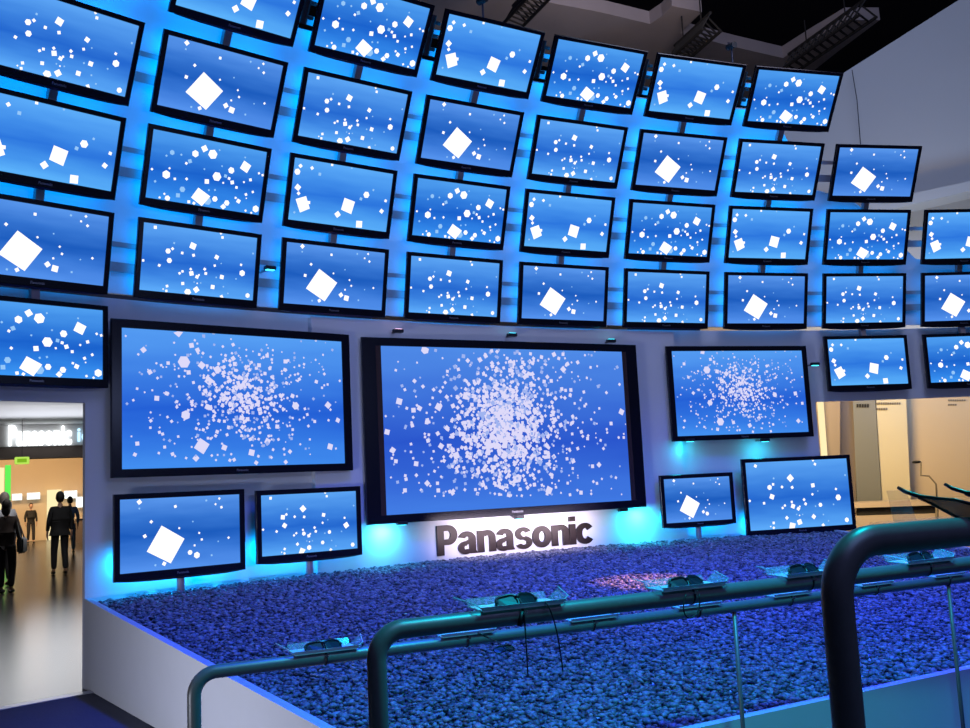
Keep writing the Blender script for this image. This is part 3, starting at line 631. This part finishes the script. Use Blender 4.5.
for k,(x,y,w_,h_) in enumerate(((856.5,404,13,3.4),(876,402.5,25,2),(876,408,12,2),(948,399.5,18,1.6),(948,404,9,1.6))):
    mm=['black','textgrey','textgrey','textgrey','textgrey'][k]; n=max(3,int(w_/2.2)); bm=bmesh.new(); bk=[-.43,-.38,-.38,-.03,-.03][k]
    for q in range(n):
        xa=x+w_*q/n; xb_=xa+w_/n*.78; P=[on_plane(a_,b_,PW+NW*bk,NW) for a_,b_ in ((xa,y),(xb_,y-.1),(xb_,y+h_-.1),(xa,y+h_))]; prism(bm,P,NW*.02)
    tag(obj('wall_lettering',bm,M[mm]),['Short dark lettering at top of the grey-green board','Upper lettering line on the cream board','Lower lettering line on the cream board','Upper lettering line on the tan wall at right','Lower lettering line on the tan wall at right'][k],'lettering')
# lit jamb: the light falling on it is painted as a glowing strip
bm=bmesh.new(); P=[on_plane(x,y,PW-NW*1.2,NW) for x,y in ((816.5,395),(823,395),(827,470),(821,470))]; P=[P[0],P[1],Vector((P[2].x,P[2].y,0)),Vector((P[3].x,P[3].y,0))]; prism(bm,P,NW*.1); tag(obj('light_slot',bm,M['lit_warm']),'Glowing yellow vertical light slot at left edge of right opening','light')
bm=bmesh.new(); P=[on_plane(x,y,PW-NW*1.0,NW) for x,y in ((822,380),(840,380),(840,600),(828,600))]; prism(bm,P,NW*.3); struct(obj('wall_room_return',bm,M['brownp']))
# counter with black slot
pc=on_plane(853,503,PW-NW*1.6,NW); e=empty('reception_counter',(pc.x,pc.y,0),math.atan2(TWd.y,TWd.x)); ht=pc.z
s0=on_plane(858,508,PW-NW*1.6,NW).z; s1=on_plane(858,516,PW-NW*1.6,NW).z
boxo('top',(0,3.2,0,.8,s0,ht),M['desk'],e); boxo('body',(0,3.2,.25,.8,0,s1),M['desk'],e); boxo('recess',(.05,1.35,.1,.78,s1,s0),M['black'],e); boxo('side_panel',(1.35,3.2,.0,.8,s1,s0),M['desk'],e); boxo('plinth',(0,3.2,.0,.25,0,s1),M['desk'],e)
tag(e,'Pale counter with a black slot inside the right opening','counter')
# thin jointed stand
pts=[(912,462),(921,462),(921,475.5),(929,476),(936,484),(937,500),(937,560)]
P3=[on_plane(x,y,PW-NW*2.0,NW) for x,y in pts]; P3[-1].z=0
e=empty('display_stand',(P3[-1].x,P3[-1].y,0)); o0=Vector((P3[-1].x,P3[-1].y,0))
tubeo('pole',[P3[5]-o0,P3[6]-o0],.025,M['textgrey'],e,8); tubeo('arm',[p-o0 for p in P3[1:6]],.014,M['textgrey'],e,8); bm=bmesh.new(); c=(P3[0]+P3[1])/2-o0; ball(bm,c,.09,(1,.6,.28)); obj('head',bm,M['black'],e,True); boxo('base_plate',(-.15,.15,-.15,.15,0,.02),M['textgrey'],e)
tag(e,'Thin jointed stand with small dark head inside the right opening','stand')
# ---- fascia upper right
PF0=Vector((8.9,19.0,0))
def fpl(x,y,b=0): return on_plane(x,y,PF0+Vector((.72,.694,0))*b,Vector((.72,.694,0)))
NF=Vector((.72,.694,0))
bm=bmesh.new(); pix=[(700,168),(770,116),(845,72),(905,34),(965,-4),(1060,-60),(1060,163),(970,181),(900,196),(830,214),(760,226)]
prism(bm,[fpl(x,y) for x,y in pix],NF*.3); struct(obj('wall_fascia',bm,M['fascia']))
bm=bmesh.new(); low=[(760,226),(830,214),(900,196),(970,181),(1060,163)]; lo2=[(1060,172),(970,191),(900,207),(830,226),(760,238)]
prism(bm,[fpl(x,y,-.35) for x,y in low+lo2],NF*.6); tag(obj('fascia_rim',bm,M['fascia']),'Curved projecting rim along bottom of the upper right fascia','rim')
bm=bmesh.new(); prism(bm,[fpl(x,y,.9) for x,y in ((740,180),(1100,120),(1100,392),(740,392))],NF*.2); struct(obj('wall_lower_fascia',bm,M['fascia']))
tag(tubeo('hanging_cable',[fpl(852,70,-.3),fpl(857,100,-.3),fpl(861,150,-.3)],.008,M['darksteel'],None,6),'Thin dark cable hanging in front of upper right fascia','cable')
# ---- ceiling
bm=bmesh.new(); box(bm,-40,45,-12,80,17,17.2); struct(obj('ceiling',bm,M['ceil_black']))
CZ=11.5
def cz(x,y,z=CZ): return on_z(x,y,z)
bm=bmesh.new(); prism(bm,[cz(x,y) for x,y in ((330,-60),(480,-14),(530,-1),(600,12),(650,24),(662,16),(672,6),(702,12),(680,33),(735,47),(783,58),(812,40),(846,20),(880,20),(840,50),(812,72),(812,110),(700,100),(560,70),(400,30),(300,0))],Vector((0,0,.3)))
struct(obj('ceiling_panel',bm,M['ceil_beige']))
def truss(A,B,w,n,lab):
    A=Vector(A);B=Vector(B); d=(B-A).normalized(); s=d.cross(Vector((0,0,1))).normalized()*w; u=Vector((0,0,1))*w*.9
    bm=bmesh.new(); ch=[A-s/2,A+s/2,A+u]; 
    for c in ch: tube(bm,[c,c+(B-A)],.035,8)
    for k in range(n):
        for i in range(3):
            p=ch[i]+(B-A)*k/n; q=ch[(i+1)%3]+(B-A)*(k+1)/n; tube(bm,[p,q],.02,6)
    for q in (.25,.75): c=A+(B-A)*q+u; tube(bm,[c,Vector((c.x,c.y,CZ-.02))],.015,6)
    tag(obj('lighting_truss',bm,M['black']),lab,'truss','black lattice trusses under the ceiling')
truss(cz(514,24,10.6),cz(548,-12,10.6),.42,10,'Black lattice truss above the fourth top row television')
truss(cz(676,62,10.6),cz(712,30,10.6),.42,10,'Black lattice truss above the sixth top row television')
truss(cz(790,70,10.6),cz(868,16,10.6),.42,12,'Black lattice truss rising to the upper right fascia')
# stage lamps on top of the grid
for n,(c,s) in enumerate(((3.98,4.60),(6.42,4.60))):
    al=(c-5)*DA; P=surf(al,4.3,.2)+Vector((0,0,.28)); e=empty('stage_lamp',P,al); e.scale=(.75,.75,.75)
    bm=bmesh.new(); tube(bm,[(0,-.09,-.0),(0,.09,.03)],.05,12); obj('lamp_body',bm,M['black'],e); bm=bmesh.new(); tube(bm,[(0,0,0),(0,0,-.5)],.014,8); tube(bm,[(-.06,0,.06),(.06,0,.06)],.012,8); obj('yoke',bm,M['darksteel'],e)
    tag(e,['Small black lamp on the grid top edge, left one','Small black lamp on the grid top edge, right one'][n],'lamp','stage lamps on the video wall top edge')
# ---------------------------------------------------------------- people
def skin_mesh(verts,edges,root=0,sub=2):
    bm=bmesh.new(); lay=bm.verts.layers.skin.verify(); vs=[]
    for k,(p,r) in enumerate(verts):
        v=bm.verts.new(p); v[lay].radius=(r if isinstance(r,tuple) else (r,r)); v[lay].use_root=(k==root); vs.append(v)
    for a,b in edges: bm.edges.new((vs[a],vs[b]))
    me=bpy.data.meshes.new('s'); bm.to_mesh(me); bm.free(); o=bpy.data.objects.new('s',me); COL.objects.link(o)
    m=o.modifiers.new('k','SKIN'); m.use_smooth_shade=True; s=o.modifiers.new('u','SUBSURF'); s.levels=sub; s.render_levels=sub
    dg=bpy.context.evaluated_depsgraph_get(); dg.update(); r=bpy.data.meshes.new_from_object(o.evaluated_get(dg)); bpy.data.objects.remove(o)
    for p in r.polygons: p.use_smooth=True
    return r
def person(P,rz,h,lab,top,leg,hair,jacket=True,stride=.16,arms=(0,0),skirt=False,bag=False,longhair=False,inflate=1.0):
    k=h/1.75; e=empty('person',(P[0],P[1],0),rz); e.scale=(k,k,k)
    # faces -y ; x = its left
    st=stride; aL,aR=arms
    sh=1.42
    J=dict(pel=(0,0,.95),bel=(0,-.01,1.10),che=(0,0,1.28),nk=(0,.01,1.47),hd0=(0,-.005,1.55),
      hL=(.09,0,.90),kL=(.10,-st*.6,.50),aL=(.10,-st*.9+.02,.09),tL=(.11,-st*.9-.14,.03),
      hR=(-.09,0,.90),kR=(-.10,st*.2-.05,.50),aR=(-.10,st*.9,.10),tR=(-.11,st*.9-.15,.03),
      sL=(.175,.01,sh-.02),eL=(.235,.03+aL*.15,1.13),wL=(.235,-.04-aL*.25,.90),sR=(-.175,.01,sh-.02),eR=(-.235,.03+aR*.15,1.13),wR=(-.235,-.04-aR*.25,.90))
    I=inflate
    vb=[(J['pel'],(.13,.095)),(J['bel'],(.115,.085)),(J['che'],(.13,.095)),(J['nk'],.052),(J['hd0'],.055),(J['hL'],.08),(J['kL'],.055),(J['aL'],.035),(J['tL'],.03),(J['hR'],.08),(J['kR'],.055),(J['aR'],.035),(J['tR'],.03),(J['sL'],.05),(J['eL'],.036),(J['wL'],.025),(J['sR'],.05),(J['eR'],.036),(J['wR'],.025)]
    hv=[];he=[]
    # hands: palm and five fingers each, chained from the wrist
    n=len(vb)
    for s,w,wi in ((1,J['wL'],15),(-1,J['wR'],18)):
        palm=(w[0],w[1]-.01,w[2]-.07); hv.append((palm,(.022,.03))); pi=n+len(hv)-1; he.append((wi,pi))
        for f,(dy,ln) in enumerate(((-.03,.07),(-.011,.08),(.009,.075),(.027,.06))):
            a=(w[0]-s*.004,palm[1]+dy,palm[2]-.03); b=(w[0]-s*.02,palm[1]+dy-.006,palm[2]-.03-ln)
            hv+= [(a,.010),(b,.008)]; he+=[(pi,n+len(hv)-2),(n+len(hv)-2,n+len(hv)-1)]
        hv.append(((w[0]-s*.01,palm[1]-.055,palm[2]-.035),.010)); he.append((pi,n+len(hv)-1))
    ed=[(0,1),(1,2),(2,3),(3,4),(0,5),(5,6),(6,7),(7,8),(0,9),(9,10),(10,11),(11,12),(2,13),(13,14),(14,15),(2,16),(16,17),(17,18)]+he
    bd=skin_mesh(vb+hv,ed,0,1)
    # head joined to body mesh
    bm=bmesh.new(); bm.from_mesh(bd)
    ball(bm,(0,-.01,1.645),.105,(.78,.95,1.12),20); ball(bm,(0,-.112,1.63),.016,(.8,1.2,1.5),8)
    for s in (-1,1): ball(bm,(s*.083,0,1.635),.022,(.4,.8,1.3),8)
    bd2=bpy.data.meshes.new('body'); bm.to_mesh(bd2); bm.free(); bpy.data.meshes.remove(bd)
    for p in bd2.polygons: p.use_smooth=True
    link('body',bd2,M['skin'],e)
    bm=bmesh.new()
    for s in (-1,1): ball(bm,(s*.032,-.098,1.65),.011,(1.1,.5,.7),8)
    obj('eye',bm,M['black'],e,True)
    bm=bmesh.new(); ball(bm,(0,-.103,1.595),.018,(1.2,.3,.25),8); obj('mouth',bm,M['brownj'],e,True)
    # hair cap
    bm=bmesh.new(); ball(bm,(0,.014,1.665),.112,(.80,.95,1.10 if not longhair else 1.2),20)
    for v in bm.verts:
        if v.co.y<-.045 and v.co.z<1.70: v.co.y=-.045
    if longhair: ball(bm,(0,.055,1.58),.09,(.95,.65,1.3),14)
    obj('hair',bm,M[hair],e,True)
    tv=[((0,0,1.0),(.15*I,.11*I)),((0,-.01,1.12),(.14*I,.105*I)),((0,0,1.30),(.155*I,.115*I)),((0,.01,1.44),(.075,.07)),((.17,.01,1.40),.07),((J['eL']),.055),((J['wL'][0],J['wL'][1],J['wL'][2]+.03),.042),((-.17,.01,1.40),.07),((J['eR']),.055),((J['wR'][0],J['wR'][1],J['wR'][2]+.03),.042)]
    te=[(0,1),(1,2),(2,3),(2,4),(4,5),(5,6),(2,7),(7,8),(8,9)]
    if jacket: tv.append(((0,0,.84),(.17*I,.125*I))); te.append((0,10))
    link('jacket' if jacket else 'shirt',skin_mesh(tv,te,0,1),M[top],e)
    pv=[((0,0,.98),(.135,.10)),((.09,0,.88),.10),((.10,-st*.6,.50),.075),((.10,-st*.9+.02,.10),.062),((-.09,0,.88),.10),((-.10,st*.2-.05,.50),.075),((-.10,st*.9,.11),.062)]
    link('trousers',skin_mesh(pv,[(0,1),(1,2),(2,3),(0,4),(4,5),(5,6)],0,1),M[leg],e)
    for s,a in ((1,(.10,-st*.9-.04,.04)),(-1,(-.10,st*.9-.05,.045))):
        bm=bmesh.new(); ball(bm,a,.07,(.65,1.9,.6),12); obj('shoe',bm,M['shoe'],e,True)
    if bag:
        bm=bmesh.new(); box(bm,-.36,-.24,-.08,.22,.75,1.05); bmesh.ops.bevel(bm,geom=bm.edges[:],offset=.03,segments=2,affect='EDGES'); tube(bm,[(-.30,-.05,1.05),(-.25,0,1.25),(-.17,.0,1.47),(-.22,.08,1.3),(-.30,.18,1.05)],.012,6); obj('shoulder_bag',bm,M['bag'],e)
    tag(e,lab,'person'); return e
def gp(x,d):
    v=ray(x,510); v=Vector((v.x,v.y,0)).normalized(); return CAM+v*d
person(gp(60,24.0),math.pi+.15,1.80,'Person in black suit walking away across the hall','suit','trouser','hairb',stride=.12,arms=(.2,-.2),inflate=1.3)
person(gp(7,19.8),math.pi-.3,1.64,'Person in dark patterned jacket with shoulder bag at left edge','brownj','trouser','hairb',stride=.05,arms=(.5,0),bag=True,longhair=True,inflate=1.1).rotation_euler.z=math.pi-.3
person(gp(4,21.6),math.pi+.4,1.80,'Grey-haired person in white shirt behind the one with shoulder bag','shirtw','trouser','hairg',jacket=False,stride=.05,inflate=1.15)
person(gp(70,34),math.pi,1.76,'Person in pale blue shirt half hidden behind the black suit','shirtb','shirtb','hairb',jacket=False,stride=.1)
person(gp(31,46),.2,1.66,'Distant person in dark jacket walking towards the doorway','suit','trouser','hairb',stride=.1,inflate=1.1)
person(gp(44,50),1.0,1.72,'Distant person in beige shirt and black trousers','shirty','trouser','hairb',jacket=False,stride=.1)
# ---------------------------------------------------------------- lights
BL=(.0,.27,.9)
# led panels fixed behind every grid television, shining on the dome
for row in range(1,5):
    for c in range(1,10):
        if row==3 and c>8 or row==2 and c>9 or row==4 and (c>7): continue
        if row>=3 and c>=8: continue
        al=(c-5)*DA
        dr,z,t=ROWS[row]; N=Vector((math.sin(al),-math.cos(al),0)); B=-N*math.cos(t)+Vector((0,0,1))*math.sin(t)
        P=cyl(al,R+dr,z+EYE)+B*.078
        pw={1:11,2:13,3:15,4:17}[row]*(1.1 if c<3 else 1)
        if c==9: pw*=.35
        if c==8: pw*=.7
        lamp('AREA','led_back_light',P,BL,pw,P+B,1.12,.60)
for al,w,z,pw in ((.2684,1.1,-.52,19),(.1919,1.0,-.50,14),(-.0997,.9,-.48,13),(-.1852,1.35,-.62,22)):
    P=cyl(al,R+.09,z+EYE); lamp('AREA','led_back_light',P,(.0,.36,1),pw,cyl(al,R+1,z+EYE-.45),w,.15)
for x,y,pw in ((388,525,5),(642,510,8),(690,442,1.2),(765,442,1.2)):
    P=on_cyl(x,y,RW-.22); P.z-=.03; big_=pw>10; lamp('AREA','spot_cyan',P,(.05,.60,1) if x<500 else (.02,.72,1),pw,P+Vector((0,0,-.35))+(Vector((P.x,P.y,0)).normalized()*.25),.95 if big_ else .12,.05)
P=cyl(az(on_cyl(516,545,RW)),RW-1.0,1.02); lamp('AREA','sign_light',P,(1,.84,1),11,cyl(az(on_cyl(516,545,RW)),RW,1.04),1.75,.2,spread=62)
# blue wash over the gravel, cyan wash over the rails
lamp('SPOT','blue_wash',(-2.5,11.0,8.5),(.012,.06,1),4900,(-2.2,12.7,.4),.3,angle=62,blend=.7)
lamp('SPOT','blue_wash',(1.5,10.0,8.5),(.012,.055,1),4600,(1.5,13.0,.4),.3,angle=58,blend=.7)
lamp('SPOT','cyan_wash',(-3.3,9.0,4.2),(.0,.75,.95),460,(-3.3,9.4,.9),.25,angle=100,blend=.8)
lamp('SPOT','warm_glint',(2.6,13.5,5.5),(1,.38,.07),4200,on_z(655,572,.68),.02,angle=9,blend=.6)
lamp('AREA','ambient_wash',(-2,5,11),(.27,.34,.85),400,(-1,15,1.5),7,7)
lamp('AREA','wall_wash',(-2.5,10.5,3.0),(.42,.52,1),26,(-1,17,2.75),3,.6,spread=100)  # added unseen fill in mid-air, lifts the lower wall
lamp('AREA','plinth_wash',(-9,10.5,.35),(.74,.8,1),34,(-5,13,.3),1.6,.5,spread=70)
lamp('AREA','hall_light',(-5,27,3.45),(1,.9,.8),70,(-5,29,0),3,1.5)
lamp('AREA','hall_uplight',(-5.0,28.5,1.9),(.9,.93,1),70,(-5,25,6),3,3)  # added fill without a fixture, brightens the hall ceiling from below
for x in (-12,-5): lamp('AREA','hall_far_light',(x,48,5.1),(1,.66,.34),1000,(x,53,1),6,2)
lamp('AREA','room_light',(5.5,18.5,3.1),(1,.68,.27),180,(9.2,20.2,1.2),1.5,1.5)
lamp('AREA','fascia_wash',(3,12,9.5),(.55,.68,1),170,(9.5,18,5.5),3,3)
lamp('AREA','fascia_low',(7.4,17.6,3.4),(.42,.62,1),75,(9.8,19.5,6.5),1.2,.6)
lamp('AREA','ceiling_glow',(5,20,9.5),(1,.75,.6),60,(5.5,23,11.5),1.5,1.5)
lamp('AREA','ceiling_wash',(2,14,8.5),(.8,.75,1),150,(4,22,12),3,3)
w=bpy.data.worlds.new('world'); sc.world=w; w.use_nodes=True; w.node_tree.nodes['Background'].inputs[0].default_value=(.02,.025,.06,1); w.node_tree.nodes['Background'].inputs[1].default_value=.5
# ---------------------------------------------------------------- camera
cd=bpy.data.cameras.new('camera'); cam=bpy.data.objects.new('camera',cd); COL.objects.link(cam); sc.camera=cam
f_=F.normalized(); r_=(RT-f_*RT.dot(f_)).normalized(); u_=r_.cross(f_)
m=Matrix(((r_.x,u_.x,-f_.x),(r_.y,u_.y,-f_.y),(r_.z,u_.z,-f_.z))).to_4x4(); m.translation=CAM; cam.matrix_world=m
cd.sensor_width=36; cd.lens=FPX*36/970; cd.clip_start=.05; cd.clip_end=300
sc.view_settings.view_transform='Standard'; sc.view_settings.look='None'; sc.view_settings.gamma=1; sc.view_settings.exposure=0; sc.view_settings.use_curve_mapping=False
